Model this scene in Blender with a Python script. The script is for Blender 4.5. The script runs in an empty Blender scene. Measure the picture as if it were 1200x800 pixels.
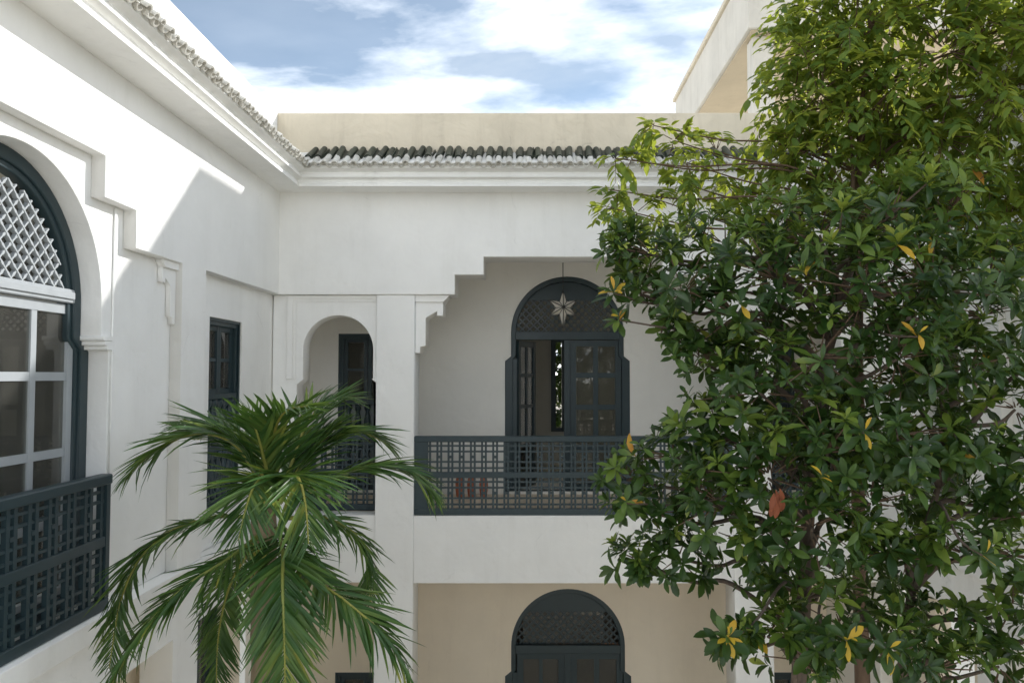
import bpy, bmesh, math, random
import numpy as np
from mathutils import Vector, Matrix, Euler

S = bpy.context.scene
C = S.collection
R = math.radians
PI = math.pi
EYE = 5.9                      # camera height above the courtyard floor

# ------------------------------------------------------------------ camera
cam = bpy.data.cameras.new('camera'); camo = bpy.data.objects.new('camera', cam); C.objects.link(camo)
camo.location = (0, 0, EYE); camo.rotation_euler = (R(90 + 2.455), 0, 0)
cam.lens = 28.0; cam.sensor_width = 36.0; cam.shift_x = -20 / 1200
cam.clip_start = 0.05; cam.clip_end = 2000
S.camera = camo

# ------------------------------------------------------------------ light
SUN_AZ, SUN_EL = 54.8, 29.3    # degrees right of the view axis, degrees up
w = bpy.data.worlds.new('World'); S.world = w; w.use_nodes = True
nt = w.node_tree; nt.nodes.clear()
def wn(t, **k):
    n = nt.nodes.new(t)
    for a, b in k.items(): setattr(n, a, b)
    return n
sky = wn('ShaderNodeTexSky', sky_type='NISHITA', sun_disc=False, sun_elevation=R(SUN_EL), sun_rotation=R(SUN_AZ), air_density=0.6, dust_density=0.4, ozone_density=1.0, altitude=2000)
geo = wn('ShaderNodeTexCoord'); sep = wn('ShaderNodeSeparateXYZ')
nt.links.new(geo.outputs['Generated'], sep.inputs[0])
mz = wn('ShaderNodeMath', operation='MAXIMUM'); nt.links.new(sep.outputs[2], mz.inputs[0]); mz.inputs[1].default_value = 0.0
az = wn('ShaderNodeMath', operation='ADD'); nt.links.new(mz.outputs[0], az.inputs[0]); az.inputs[1].default_value = 0.12
def div(i):
    d = wn('ShaderNodeMath', operation='DIVIDE'); nt.links.new(sep.outputs[i], d.inputs[0]); nt.links.new(az.outputs[0], d.inputs[1]); return d
cmb = wn('ShaderNodeCombineXYZ'); nt.links.new(div(0).outputs[0], cmb.inputs[0]); nt.links.new(div(1).outputs[0], cmb.inputs[1])
mp = wn('ShaderNodeMapping'); mp.inputs['Location'].default_value = (4.4, 5.3, 0); mp.inputs['Rotation'].default_value = (0, 0, R(20)); mp.inputs['Scale'].default_value = (0.75, 1.0, 1)
nt.links.new(cmb.outputs[0], mp.inputs[0])
n1 = wn('ShaderNodeTexNoise'); n1.inputs['Scale'].default_value = 1.25; n1.inputs['Detail'].default_value = 9; n1.inputs['Roughness'].default_value = 0.56; n1.inputs['Distortion'].default_value = 0.25
nt.links.new(mp.outputs[0], n1.inputs[0])
# more cloud in the line of sight towards the horizon
hz = wn('ShaderNodeMapRange'); nt.links.new(sep.outputs[2], hz.inputs[0])
hz.inputs[1].default_value = 0.44; hz.inputs[2].default_value = 0.28; hz.inputs[3].default_value = 0.01; hz.inputs[4].default_value = 0.15
ad = wn('ShaderNodeMath', operation='ADD'); nt.links.new(n1.outputs[0], ad.inputs[0]); nt.links.new(hz.outputs[0], ad.inputs[1])
cr = wn('ShaderNodeValToRGB'); cr.color_ramp.elements[0].position = 0.47; cr.color_ramp.elements[1].position = 0.72
cr.color_ramp.elements[0].color = (0.035, 0.035, 0.035, 1); cr.color_ramp.elements[1].color = (1, 1, 1, 1)
nt.links.new(ad.outputs[0], cr.inputs[0])
n2 = wn('ShaderNodeTexNoise'); n2.inputs['Scale'].default_value = 2.6; n2.inputs['Detail'].default_value = 6
nt.links.new(mp.outputs[0], n2.inputs[0])
cr2 = wn('ShaderNodeValToRGB'); cr2.color_ramp.elements[0].position = 0.36; cr2.color_ramp.elements[1].position = 0.66
CLOUD = 18.0
cr2.color_ramp.elements[0].color = (0.17, 0.195, 0.225, 1); cr2.color_ramp.elements[1].color = (1, 0.995, 0.98, 1)
nt.links.new(n2.outputs[0], cr2.inputs[0])
cs = wn('ShaderNodeVectorMath', operation='SCALE'); nt.links.new(cr2.outputs[0], cs.inputs[0]); cs.inputs['Scale'].default_value = CLOUD
mx = wn('ShaderNodeMixRGB'); nt.links.new(cr.outputs[0], mx.inputs[0]); hs = wn('ShaderNodeHueSaturation'); hs.inputs['Saturation'].default_value = 0.75; hs.inputs['Hue'].default_value = 0.483; nt.links.new(sky.outputs[0], hs.inputs['Color']); nt.links.new(hs.outputs[0], mx.inputs[1]); nt.links.new(cs.outputs[0], mx.inputs[2])
bg = wn('ShaderNodeBackground'); bg.inputs[1].default_value = 0.10
out = wn('ShaderNodeOutputWorld'); nt.links.new(mx.outputs[0], bg.inputs[0]); nt.links.new(bg.outputs[0], out.inputs[0])

sl = bpy.data.lights.new('sun', 'SUN'); sl.energy = 2.0; sl.angle = R(0.5); sl.color = (1.0, 0.975, 0.94)
so = bpy.data.objects.new('sun', sl); C.objects.link(so); so.location = (20, 14, 25)
sd = Vector((math.sin(R(SUN_AZ)) * math.cos(R(SUN_EL)), math.cos(R(SUN_AZ)) * math.cos(R(SUN_EL)), math.sin(R(SUN_EL))))
so.rotation_euler = sd.to_track_quat('Z', 'Y').to_euler()

S.render.engine = 'CYCLES'
S.view_settings.view_transform = 'Standard'; S.view_settings.look = 'None'
S.view_settings.exposure = 1.3; S.view_settings.gamma = 1.0
S.cycles.max_bounces = 12; S.cycles.diffuse_bounces = 9; S.cycles.transparent_max_bounces = 12

# ------------------------------------------------------------------ materials
M = {}
def newmat(name):
    m = bpy.data.materials.new(name); m.use_nodes = True
    n = m.node_tree; b = n.nodes['Principled BSDF']; M[name] = m
    return m, n, b
def nd(n, t, **k):
    x = n.nodes.new(t)
    for a, b in k.items(): setattr(x, a, b)
    return x
def plaster(name, col, var=0.06, stain=0.0, stain_col=(0.25, 0.21, 0.16), rough=0.85, bump=0.25):
    m, n, b = newmat(name)
    g = nd(n, 'ShaderNodeNewGeometry')
    a = nd(n, 'ShaderNodeTexNoise'); a.inputs['Scale'].default_value = 1.3; a.inputs['Detail'].default_value = 7; a.inputs['Roughness'].default_value = 0.62
    n.links.new(g.outputs['Position'], a.inputs[0])
    r = nd(n, 'ShaderNodeMapRange'); n.links.new(a.outputs[0], r.inputs[0])
    r.inputs[1].default_value = 0.3; r.inputs[2].default_value = 0.7; r.inputs[3].default_value = 1 - var; r.inputs[4].default_value = 1 + var * 0.5
    s = nd(n, 'ShaderNodeVectorMath', operation='SCALE'); s.inputs[0].default_value = col; n.links.new(r.outputs[0], s.inputs['Scale'])
    last = s.outputs[0]
    # rain streaks and grime, long in the vertical
    mp_ = nd(n, 'ShaderNodeMapping'); mp_.inputs['Scale'].default_value = (5, 5, 0.55); n.links.new(g.outputs['Position'], mp_.inputs[0])
    c = nd(n, 'ShaderNodeTexNoise'); c.inputs['Scale'].default_value = 1.0; c.inputs['Detail'].default_value = 8; c.inputs['Roughness'].default_value = 0.65; n.links.new(mp_.outputs[0], c.inputs[0])
    r2 = nd(n, 'ShaderNodeMapRange'); n.links.new(c.outputs[0], r2.inputs[0])
    r2.inputs[1].default_value = 0.52; r2.inputs[2].default_value = 0.78; r2.inputs[3].default_value = 0; r2.inputs[4].default_value = stain
    x = nd(n, 'ShaderNodeMixRGB'); n.links.new(r2.outputs[0], x.inputs[0]); n.links.new(last, x.inputs[1]); x.inputs[2].default_value = (*stain_col, 1)
    wv = nd(n, 'ShaderNodeTexNoise'); wv.inputs['Scale'].default_value = 3.5; wv.inputs['Detail'].default_value = 4; n.links.new(g.outputs['Position'], wv.inputs[0])
    wa = nd(n, 'ShaderNodeMixRGB'); wa.inputs[0].default_value = 0.22; n.links.new(g.outputs['Position'], wa.inputs[1]); n.links.new(wv.outputs[1], wa.inputs[2])
    vo = nd(n, 'ShaderNodeTexVoronoi', feature='DISTANCE_TO_EDGE'); vo.inputs['Scale'].default_value = 0.9; n.links.new(wa.outputs[0], vo.inputs['Vector'])
    vr = nd(n, 'ShaderNodeMapRange'); n.links.new(vo.outputs[0], vr.inputs[0]); vr.inputs[1].default_value = 0.0; vr.inputs[2].default_value = 0.007; vr.inputs[3].default_value = 0.22; vr.inputs[4].default_value = 0.0
    vm = nd(n, 'ShaderNodeMath', operation='MULTIPLY'); n.links.new(vr.outputs[0], vm.inputs[0]); n.links.new(r2.outputs[0], vm.inputs[1])
    vm2 = nd(n, 'ShaderNodeMath', operation='MULTIPLY'); n.links.new(vm.outputs[0], vm2.inputs[0]); vm2.inputs[1].default_value = 12.0; vm2.use_clamp = True
    xc = nd(n, 'ShaderNodeMixRGB'); n.links.new(vm2.outputs[0], xc.inputs[0]); n.links.new(x.outputs[0], xc.inputs[1]); xc.inputs[2].default_value = (*[q * 0.55 for q in col], 1)
    n.links.new(xc.outputs[0], b.inputs['Base Color'])
    b.inputs['Roughness'].default_value = rough; b.inputs['Specular IOR Level'].default_value = 0.25
    f = nd(n, 'ShaderNodeTexNoise'); f.inputs['Scale'].default_value = 9; f.inputs['Detail'].default_value = 9; f.inputs['Roughness'].default_value = 0.6; n.links.new(g.outputs['Position'], f.inputs[0])
    f2 = nd(n, 'ShaderNodeTexNoise'); f2.inputs['Scale'].default_value = 2.6; f2.inputs['Detail'].default_value = 3; f2.inputs['Distortion'].default_value = 0.6; n.links.new(g.outputs['Position'], f2.inputs[0])
    b0 = nd(n, 'ShaderNodeBump'); b0.inputs['Strength'].default_value = bump * 1.2; b0.inputs['Distance'].default_value = 0.05; n.links.new(f2.outputs[0], b0.inputs['Height'])
    bp = nd(n, 'ShaderNodeBump'); bp.inputs['Strength'].default_value = bump; bp.inputs['Distance'].default_value = 0.012; n.links.new(f.outputs[0], bp.inputs['Height']); n.links.new(b0.outputs[0], bp.inputs['Normal'])
    n.links.new(bp.outputs[0], b.inputs['Normal'])
    return m
plaster('white_plaster', (0.865, 0.862, 0.838), 0.05, 0.17, (0.55, 0.53, 0.48), bump=0.36)
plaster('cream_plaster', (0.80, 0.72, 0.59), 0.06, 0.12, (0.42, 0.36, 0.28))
plaster('gallery_plaster', (0.87, 0.855, 0.81), 0.05, 0.08, (0.5, 0.46, 0.4))
plaster('sand_plaster', (0.72, 0.64, 0.50), 0.12, 0.42, (0.42, 0.36, 0.27), 0.9, 0.5)
plaster('worn_plaster', (0.68, 0.64, 0.56), 0.10, 0.35, (0.40, 0.36, 0.29), 0.9, 0.5)
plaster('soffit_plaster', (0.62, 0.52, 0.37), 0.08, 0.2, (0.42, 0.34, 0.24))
plaster('shade_plaster', (0.10, 0.095, 0.085), 0.05)  # lower room only: its darkness is put into the wall colour
plaster('room_plaster', (0.62, 0.60, 0.54), 0.05)
plaster('mortar', (0.76, 0.75, 0.71), 0.18, 0.5, (0.28, 0.26, 0.22), 0.9, 0.6)
plaster('paving', (0.68, 0.63, 0.54), 0.12, 0.2)
plaster('earth', (0.40, 0.36, 0.30), 0.2)
plaster('floor_tiles', (0.70, 0.60, 0.48), 0.10, 0.1, rough=0.5)
def paint(name, col, rough=0.4, var=0.15, spec=0.5):
    m, n, b = newmat(name)
    g = nd(n, 'ShaderNodeNewGeometry'); a = nd(n, 'ShaderNodeTexNoise'); a.inputs['Scale'].default_value = 14; a.inputs['Detail'].default_value = 6
    n.links.new(g.outputs['Position'], a.inputs[0])
    r = nd(n, 'ShaderNodeMapRange'); n.links.new(a.outputs[0], r.inputs[0]); r.inputs[3].default_value = 1 - var; r.inputs[4].default_value = 1 + var
    s = nd(n, 'ShaderNodeVectorMath', operation='SCALE'); s.inputs[0].default_value = col; n.links.new(r.outputs[0], s.inputs['Scale'])
    n.links.new(s.outputs[0], b.inputs['Base Color'])
    r2 = nd(n, 'ShaderNodeMapRange'); n.links.new(a.outputs[0], r2.inputs[0]); r2.inputs[3].default_value = rough - 0.08; r2.inputs[4].default_value = rough + 0.12
    n.links.new(r2.outputs[0], b.inputs['Roughness']); b.inputs['Specular IOR Level'].default_value = spec
    return m
paint('slate_paint', (0.021, 0.041, 0.048), 0.40)
paint('sunlit_slate_paint', (0.36, 0.385, 0.40), 0.4, 0.08)  # slate lightened for the arched window: its sunlight is put into the colour
paint('dark_wood', (0.030, 0.026, 0.022), 0.45)
paint('iron', (0.02, 0.02, 0.02), 0.5)
paint('terracotta', (0.50, 0.15, 0.07), 0.7)
paint('curtain_cloth', (0.55, 0.47, 0.35), 0.9)
paint('grey_panel', (0.22, 0.25, 0.25), 0.4)
def tile_mat(name, col, col2, rough):
    m, n, b = newmat(name)
    oi = nd(n, 'ShaderNodeObjectInfo'); g = nd(n, 'ShaderNodeNewGeometry')
    a = nd(n, 'ShaderNodeTexNoise'); a.inputs['Scale'].default_value = 22; a.inputs['Detail'].default_value = 6; n.links.new(g.outputs['Position'], a.inputs[0])
    ma = nd(n, 'ShaderNodeMath', operation='MULTIPLY_ADD'); n.links.new(oi.outputs['Random'], ma.inputs[0]); ma.inputs[1].default_value = 0.6; 
    mb = nd(n, 'ShaderNodeMath', operation='SUBTRACT'); n.links.new(a.outputs[0], mb.inputs[0]); mb.inputs[1].default_value = 0.3; n.links.new(mb.outputs[0], ma.inputs[2])
    x = nd(n, 'ShaderNodeMixRGB'); n.links.new(ma.outputs[0], x.inputs[0]); x.inputs[1].default_value = (*col, 1); x.inputs[2].default_value = (*col2, 1)
    n.links.new(x.outputs[0], b.inputs['Base Color']); b.inputs['Roughness'].default_value = rough
    bp = nd(n, 'ShaderNodeBump'); bp.inputs['Strength'].default_value = 0.3; bp.inputs['Distance'].default_value = 0.01; n.links.new(a.outputs[0], bp.inputs['Height']); n.links.new(bp.outputs[0], b.inputs['Normal'])
tile_mat('glazed_tile', (0.005, 0.012, 0.008), (0.022, 0.036, 0.020), 0.45)
tile_mat('limed_tile', (0.70, 0.69, 0.64), (0.40, 0.38, 0.33), 0.85)
# window glass: mirror by Fresnel, else clear
m, n, b = newmat('glass'); n.nodes.remove(b)
fr = nd(n, 'ShaderNodeFresnel'); fr.inputs[0].default_value = 1.6
tr = nd(n, 'ShaderNodeBsdfTransparent'); tr.inputs[0].default_value = (0.62, 0.63, 0.59, 1)
gl = nd(n, 'ShaderNodeBsdfGlossy'); gl.inputs['Roughness'].default_value = 0.015
ms = nd(n, 'ShaderNodeMixShader'); n.links.new(fr.outputs[0], ms.inputs[0]); n.links.new(tr.outputs[0], ms.inputs[1]); n.links.new(gl.outputs[0], ms.inputs[2])
df = nd(n, 'ShaderNodeBsdfDiffuse'); df.inputs[0].default_value = (0.42, 0.41, 0.37, 1)      # a film of dust
gp = nd(n, 'ShaderNodeNewGeometry'); dn = nd(n, 'ShaderNodeTexNoise'); dn.inputs['Scale'].default_value = 5; dn.inputs['Detail'].default_value = 5; n.links.new(gp.outputs['Position'], dn.inputs[0])
dr_ = nd(n, 'ShaderNodeMapRange'); n.links.new(dn.outputs[0], dr_.inputs[0]); dr_.inputs[3].default_value = 0.03; dr_.inputs[4].default_value = 0.13
m2 = nd(n, 'ShaderNodeMixShader'); n.links.new(dr_.outputs[0], m2.inputs[0]); n.links.new(ms.outputs[0], m2.inputs[1]); n.links.new(df.outputs[0], m2.inputs[2])
n.links.new(m2.outputs[0], n.nodes['Material Output'].inputs[0])
# frosted lantern glass
m, n, b = newmat('lantern_glass'); b.inputs['Base Color'].default_value = (0.88, 0.84, 0.76, 1); b.inputs['Roughness'].default_value = 0.25; b.inputs['Transmission Weight'].default_value = 0.15
m, n, b = newmat('bulb'); b.inputs['Emission Color'].default_value = (1, 0.45, 0.16, 1); b.inputs['Emission Strength'].default_value = 14; b.inputs['Base Color'].default_value = (0.8, 0.5, 0.3, 1)
def bark(name, c1, c2):
    m, n, b = newmat(name)
    g = nd(n, 'ShaderNodeNewGeometry'); mp_ = nd(n, 'ShaderNodeMapping'); mp_.inputs['Scale'].default_value = (30, 30, 6); n.links.new(g.outputs['Position'], mp_.inputs[0])
    a = nd(n, 'ShaderNodeTexNoise'); a.inputs['Scale'].default_value = 1; a.inputs['Detail'].default_value = 7; n.links.new(mp_.outputs[0], a.inputs[0])
    x = nd(n, 'ShaderNodeMixRGB'); n.links.new(a.outputs[0], x.inputs[0]); x.inputs[1].default_value = (*c1, 1); x.inputs[2].default_value = (*c2, 1); n.links.new(x.outputs[0], b.inputs['Base Color'])
    b.inputs['Roughness'].default_value = 0.9
    bp = nd(n, 'ShaderNodeBump'); bp.inputs['Strength'].default_value = 0.6; bp.inputs['Distance'].default_value = 0.01; n.links.new(a.outputs[0], bp.inputs['Height']); n.links.new(bp.outputs[0], b.inputs['Normal'])
bark('brown_bark', (0.07, 0.045, 0.028), (0.17, 0.11, 0.07))
bark('grey_bark', (0.06, 0.045, 0.035), (0.16, 0.12, 0.09))
bark('palm_fibre', (0.13, 0.10, 0.06), (0.28, 0.22, 0.14))
def leafmat(name, stops, trans=0.35, rough=0.38, tcol=(0.30, 0.40, 0.05)):
    m, n, b = newmat(name)
    g = nd(n, 'ShaderNodeNewGeometry'); oi = nd(n, 'ShaderNodeObjectInfo')
    ad_ = nd(n, 'ShaderNodeMath', operation='ADD'); n.links.new(g.outputs['Random Per Island'], ad_.inputs[0]); n.links.new(oi.outputs['Random'], ad_.inputs[1])
    fr_ = nd(n, 'ShaderNodeMath', operation='FRACT'); n.links.new(ad_.outputs[0], fr_.inputs[0])
    ns = nd(n, 'ShaderNodeTexNoise'); ns.inputs['Scale'].default_value = 4.0; ns.inputs['Detail'].default_value = 2; n.links.new(g.outputs['Position'], ns.inputs[0])
    nr = nd(n, 'ShaderNodeMapRange'); n.links.new(ns.outputs[0], nr.inputs[0]); nr.inputs[1].default_value = 0.32; nr.inputs[2].default_value = 0.68
    fc = nd(n, 'ShaderNodeMath', operation='MULTIPLY_ADD'); n.links.new(nr.outputs[0], fc.inputs[0]); fc.inputs[1].default_value = 0.45
    fm = nd(n, 'ShaderNodeMath', operation='MULTIPLY'); n.links.new(fr_.outputs[0], fm.inputs[0]); fm.inputs[1].default_value = 0.55; n.links.new(fm.outputs[0], fc.inputs[2])
    r = nd(n, 'ShaderNodeValToRGB'); e = r.color_ramp.elements
    while len(e) < len(stops): e.new(0.5)
    for q, (p, c) in zip(e, stops): q.position = p; q.color = (*c, 1)
    n.links.new(fc.outputs[0], r.inputs[0])
    n.links.new(r.outputs[0], b.inputs['Base Color']); b.inputs['Roughness'].default_value = rough; b.inputs['Specular IOR Level'].default_value = 0.3
    t = nd(n, 'ShaderNodeBsdfTranslucent')
    tm = nd(n, 'ShaderNodeMixRGB'); tm.inputs[0].default_value = 0.5; n.links.new(r.outputs[0], tm.inputs[1]); tm.inputs[2].default_value = (*tcol, 1); n.links.new(tm.outputs[0], t.inputs[0])
    mm = nd(n, 'ShaderNodeMixShader'); mm.inputs[0].default_value = trans; n.links.new(b.outputs[0], mm.inputs[1]); n.links.new(t.outputs[0], mm.inputs[2])
    n.links.new(mm.outputs[0], n.nodes['Material Output'].inputs[0])
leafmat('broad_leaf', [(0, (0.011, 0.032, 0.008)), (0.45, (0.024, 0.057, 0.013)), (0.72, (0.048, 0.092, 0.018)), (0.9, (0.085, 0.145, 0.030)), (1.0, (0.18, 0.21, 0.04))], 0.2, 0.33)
leafmat('lit_top_leaf', [(0, (0.045, 0.100, 0.020)), (0.5, (0.100, 0.165, 0.028)), (1.0, (0.21, 0.26, 0.040))], 0.3, 0.38)  # broad_leaf lightened for the clump tops, light from above put into the colour
leafmat('young_leaf', [(0, (0.16, 0.24, 0.04)), (0.6, (0.24, 0.30, 0.05)), (1.0, (0.34, 0.33, 0.05))], 0.3, 0.4)
leafmat('yellow_leaf', [(0, (0.50, 0.36, 0.03)), (0.6, (0.58, 0.36, 0.04)), (1.0, (0.50, 0.22, 0.05))], 0.3, 0.45)
leafmat('dry_leaf', [(0, (0.10, 0.03, 0.015)), (1.0, (0.26, 0.08, 0.035))], 0.15, 0.7, (0.3, 0.1, 0.03))
leafmat('fine_leaf', [(0, (0.050, 0.115, 0.030)), (0.35, (0.095, 0.18, 0.042)), (0.7, (0.18, 0.27, 0.055)), (1.0, (0.38, 0.40, 0.07))], 0.58, 0.42, (0.62, 0.63, 0.06))
leafmat('palm_leaf', [(0, (0.020, 0.060, 0.016)), (0.45, (0.042, 0.10, 0.024)), (0.75, (0.085, 0.15, 0.032)), (0.92, (0.17, 0.22, 0.045)), (1.0, (0.34, 0.32, 0.06))], 0.22, 0.34, (0.20, 0.32, 0.04))
leafmat('palm_rib', [(0, (0.16, 0.20, 0.05)), (1.0, (0.30, 0.28, 0.06))], 0.1, 0.4)

# ------------------------------------------------------------------ helpers
def link(name, data, mat=None, parent=None):
    o = bpy.data.objects.new(name, data); C.objects.link(o)
    if mat and data and not data.materials: data.materials.append(M[mat])
    if parent: o.parent = parent
    return o
def tag(o, label, cat=None, group=None, kind=None):
    if label: o['label'] = label
    if cat: o['category'] = cat
    if group: o['group'] = group
    if kind: o['kind'] = kind
    return o
def thing(name, label, cat, loc=(0, 0, 0), rz=0, group=None):
    o = bpy.data.objects.new(name, None); C.objects.link(o); o.location = loc; o.rotation_euler = (0, 0, rz); o.empty_display_size = 0.2
    return tag(o, label, cat, group)
def part(name, bm, mat, parent, loc=None, rot=None, smooth=False):
    me = bpy.data.meshes.new(name); bm.to_mesh(me); bm.free()
    if smooth:
        for p in me.polygons: p.use_smooth = True
    o = link(name, me, mat, parent)
    if loc: o.location = loc
    if rot: o.rotation_euler = rot
    return o
def abox(bm, x0, x1, y0, y1, z0, z1, bev=0.0, mtx=None):
    v = [bm.verts.new((x, y, z)) for x in (x0, x1) for y in (y0, y1) for z in (z0, z1)]
    fs = [bm.faces.new([v[i] for i in q]) for q in ((0, 1, 3, 2), (4, 6, 7, 5), (0, 4, 5, 1), (2, 3, 7, 6), (0, 2, 6, 4), (1, 5, 7, 3))]
    bmesh.ops.recalc_face_normals(bm, faces=fs)
    if mtx is not None: bmesh.ops.transform(bm, matrix=mtx, verts=v)
    if bev: bmesh.ops.bevel(bm, geom=list({e for f in fs for e in f.edges}), offset=bev, segments=1, affect='EDGES')
def box(name, x0, x1, y0, y1, z0, z1, mat, parent, bev=0.0):
    bm = bmesh.new(); abox(bm, x0, x1, y0, y1, z0, z1, bev); return part(name, bm, mat, parent)
_box_cache = {}
def bar(name, x0, x1, y0, y1, z0, z1, mat, parent):
    """A box that shares one unit mesh per material (cheap repeats)."""
    if mat not in _box_cache:
        bm = bmesh.new(); abox(bm, -.5, .5, -.5, .5, -.5, .5); me = bpy.data.meshes.new('bar'); bm.to_mesh(me); bm.free(); me.materials.append(M[mat]); _box_cache[mat] = me
    o = link(name, _box_cache[mat], None, parent)
    o.location = ((x0 + x1) / 2, (y0 + y1) / 2, (z0 + z1) / 2); o.scale = (abs(x1 - x0), abs(y1 - y0), abs(z1 - z0))
    return o
def prism_mesh(loops, y0, y1, bev=0.01):
    """Polygon with holes in the x-z plane, from depth y0 (front) to y1 (back), rounded edges."""
    cu = bpy.data.curves.new('poly', 'CURVE'); cu.dimensions = '2D'; cu.fill_mode = 'BOTH'
    b = min(bev, abs(y1 - y0) * 0.3)
    cu.extrude = abs(y1 - y0) / 2 - b; cu.bevel_depth = b; cu.bevel_resolution = 2; cu.offset = -b
    for lp in loops:
        s = cu.splines.new('POLY'); s.points.add(len(lp) - 1); s.use_cyclic_u = True
        for p, (x, z) in zip(s.points, lp): p.co = (x, z, 0, 1)
    ob = bpy.data.objects.new('tmp', cu); C.objects.link(ob)
    me = bpy.data.meshes.new_from_object(ob.evaluated_get(bpy.context.evaluated_depsgraph_get()))
    bpy.data.objects.remove(ob); bpy.data.curves.remove(cu)
    bm = bmesh.new(); bm.from_mesh(me); bpy.data.meshes.remove(me)
    yc = (y0 + y1) / 2
    for v in bm.verts: v.co = Vector((v.co.x, yc - v.co.z, v.co.y))
    bmesh.ops.remove_doubles(bm, verts=bm.verts, dist=0.0004)
    bmesh.ops.recalc_face_normals(bm, faces=bm.faces)
    return bm
def prism(name, loops, y0, y1, mat, parent, bev=0.006):
    return part(name, prism_mesh(loops, y0, y1, bev), mat, parent)
def rect(x0, x1, z0, z1): return [(x0, z0), (x1, z0), (x1, z1), (x0, z1)]
def arch(c, zc, r, hw, zn, zb, n=36):
    """Arched opening: round head, a chamfered notch at zn, wider jambs down to zb."""
    p = [(c - hw, zb), (c - hw, zn - (hw - r) * 0.8), (c - r, zn)]
    p += [(c - r * math.cos(PI * i / n), zc + r * math.sin(PI * i / n)) for i in range(n + 1)]
    p += [(c + r, zn), (c + hw, zn - (hw - r) * 0.8), (c + hw, zb)]
    return p
def tube_into(bm, pts, rads, seg=8):
    pts = [Vector(p) for p in pts]; rings = []
    up = Vector((0.13, 0.31, 1))
    for i, p in enumerate(pts):
        d = (pts[min(i + 1, len(pts) - 1)] - pts[max(i - 1, 0)]).normalized()
        a = d.cross(up if abs(d.dot(up.normalized())) < 0.95 else Vector((1, 0, 0))).normalized(); b_ = d.cross(a)
        r_ = rads[i] if hasattr(rads, '__len__') else rads
        rings.append([bm.verts.new(p + (a * math.cos(t) + b_ * math.sin(t)) * r_) for t in [2 * PI * k / seg for k in range(seg)]])
    for q, s in zip(rings, rings[1:]):
        for k in range(seg): bm.faces.new((q[k], q[(k + 1) % seg], s[(k + 1) % seg], s[k]))
    bm.faces.new(rings[0][::-1]); bm.faces.new(rings[-1])
def catmull(P, n=6):
    P = [Vector(p) for p in P]; P = [2 * P[0] - P[1]] + P + [2 * P[-1] - P[-2]]; o = []
    for i in range(1, len(P) - 2):
        for k in range(n):
            t = k / n; a, b_, c, d = P[i - 1:i + 3]
            o.append(0.5 * ((2 * b_) + (c - a) * t + (2 * a - 5 * b_ + 4 * c - d) * t * t + (3 * b_ - 3 * c + d - a) * t ** 3))
    return o + [P[-2]]

# ------------------------------------------------------------------ the ground
def sheet(name, x0, x1, y0, y1, z, mat):
    bm = bmesh.new(); f = bm.faces.new([bm.verts.new(p) for p in ((x0, y0, z), (x1, y0, z), (x1, y1, z), (x0, y1, z))])
    return tag(part(name, bm, mat, None), None, None, None, 'structure')
sheet('ground', -600, 600, -600, 600, -0.03, 'earth')
sheet('courtyard_floor', -3.6, 4.6, .35, 11.1, 0.0, 'paving')

# ------------------------------------------------------------------ shared builders of the wings
XL, XR, YB, YF = -2.95, 3.97, 9.35, -1.3     # inner faces of the four wings
Z = lambda off: EYE + off                     # heights measured from eye level
SO = 2.165                                    # soffit of the eaves
PROFILE = [(-0.02, SO), (.315, SO), (.315, SO + .035), (.285, SO + .05), (.285, SO + .08), (.35, SO + .098), (.35, SO + .122), (.33, SO + .135), (.33, SO + .158), (.405, SO + .185), (.405, SO + .215), (-0.02, SO + .29)]
def sweep(name, prof, u0, u1, m0, m1, mat, parent):
    """Run a profile (out, z) along u; m0, m1 = +1/-1/0 mitre at each end."""
    bm = bmesh.new()
    a = [bm.verts.new((u0 + m0 * o, -o, Z(z))) for o, z in prof]; b_ = [bm.verts.new((u1 + m1 * o, -o, Z(z))) for o, z in prof]
    k = len(prof)
    for i in range(k): bm.faces.new((a[i], a[(i + 1) % k], b_[(i + 1) % k], b_[i]))
    bm.faces.new(a); bm.faces.new(b_[::-1]); bmesh.ops.recalc_face_normals(bm, faces=bm.faces)
    return part(name, bm, mat, parent)
def tile_mesh(name, r0, r1, length, up, mat, a0=0, a1=PI, th=0.012):
    bm = bmesh.new(); n = 7; rows = []
    for t, r_ in ((0, r0), (1, r1)):
        for rr in (r_, r_ - th):
            rows.append([bm.verts.new((rr * math.cos(a0 + (a1 - a0) * i / n), t * length, up * rr * math.sin(a0 + (a1 - a0) * i / n))) for i in range(n + 1)])
    fo, fi, bo, bi = rows
    for i in range(n):
        bm.faces.new((fo[i], fo[i + 1], bo[i + 1], bo[i])); bm.faces.new((fi[i], bi[i], bi[i + 1], fi[i + 1]))
        bm.faces.new((fo[i], fi[i], fi[i + 1], fo[i + 1])); bm.faces.new((bo[i], bo[i + 1], bi[i + 1], bi[i]))
    for i in (0, n): bm.faces.new((fo[i], bo[i], bi[i], fi[i]))
    bmesh.ops.recalc_face_normals(bm, faces=bm.faces)
    me = bpy.data.meshes.new(name); bm.to_mesh(me); bm.free(); me.materials.append(M[mat]); return me
T_CAP_L = tile_mesh('cap_tile', .038, .034, .26, 1, 'limed_tile')
T_CAP_U = tile_mesh('cap_tile', .040, .035, .38, 1, 'glazed_tile')
T_PAN_L = tile_mesh('pan_tile', .040, .040, .28, -1, 'limed_tile')
T_PAN_U = tile_mesh('pan_tile', .040, .040, .38, -1, 'glazed_tile')
rt = random.Random(3)
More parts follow.
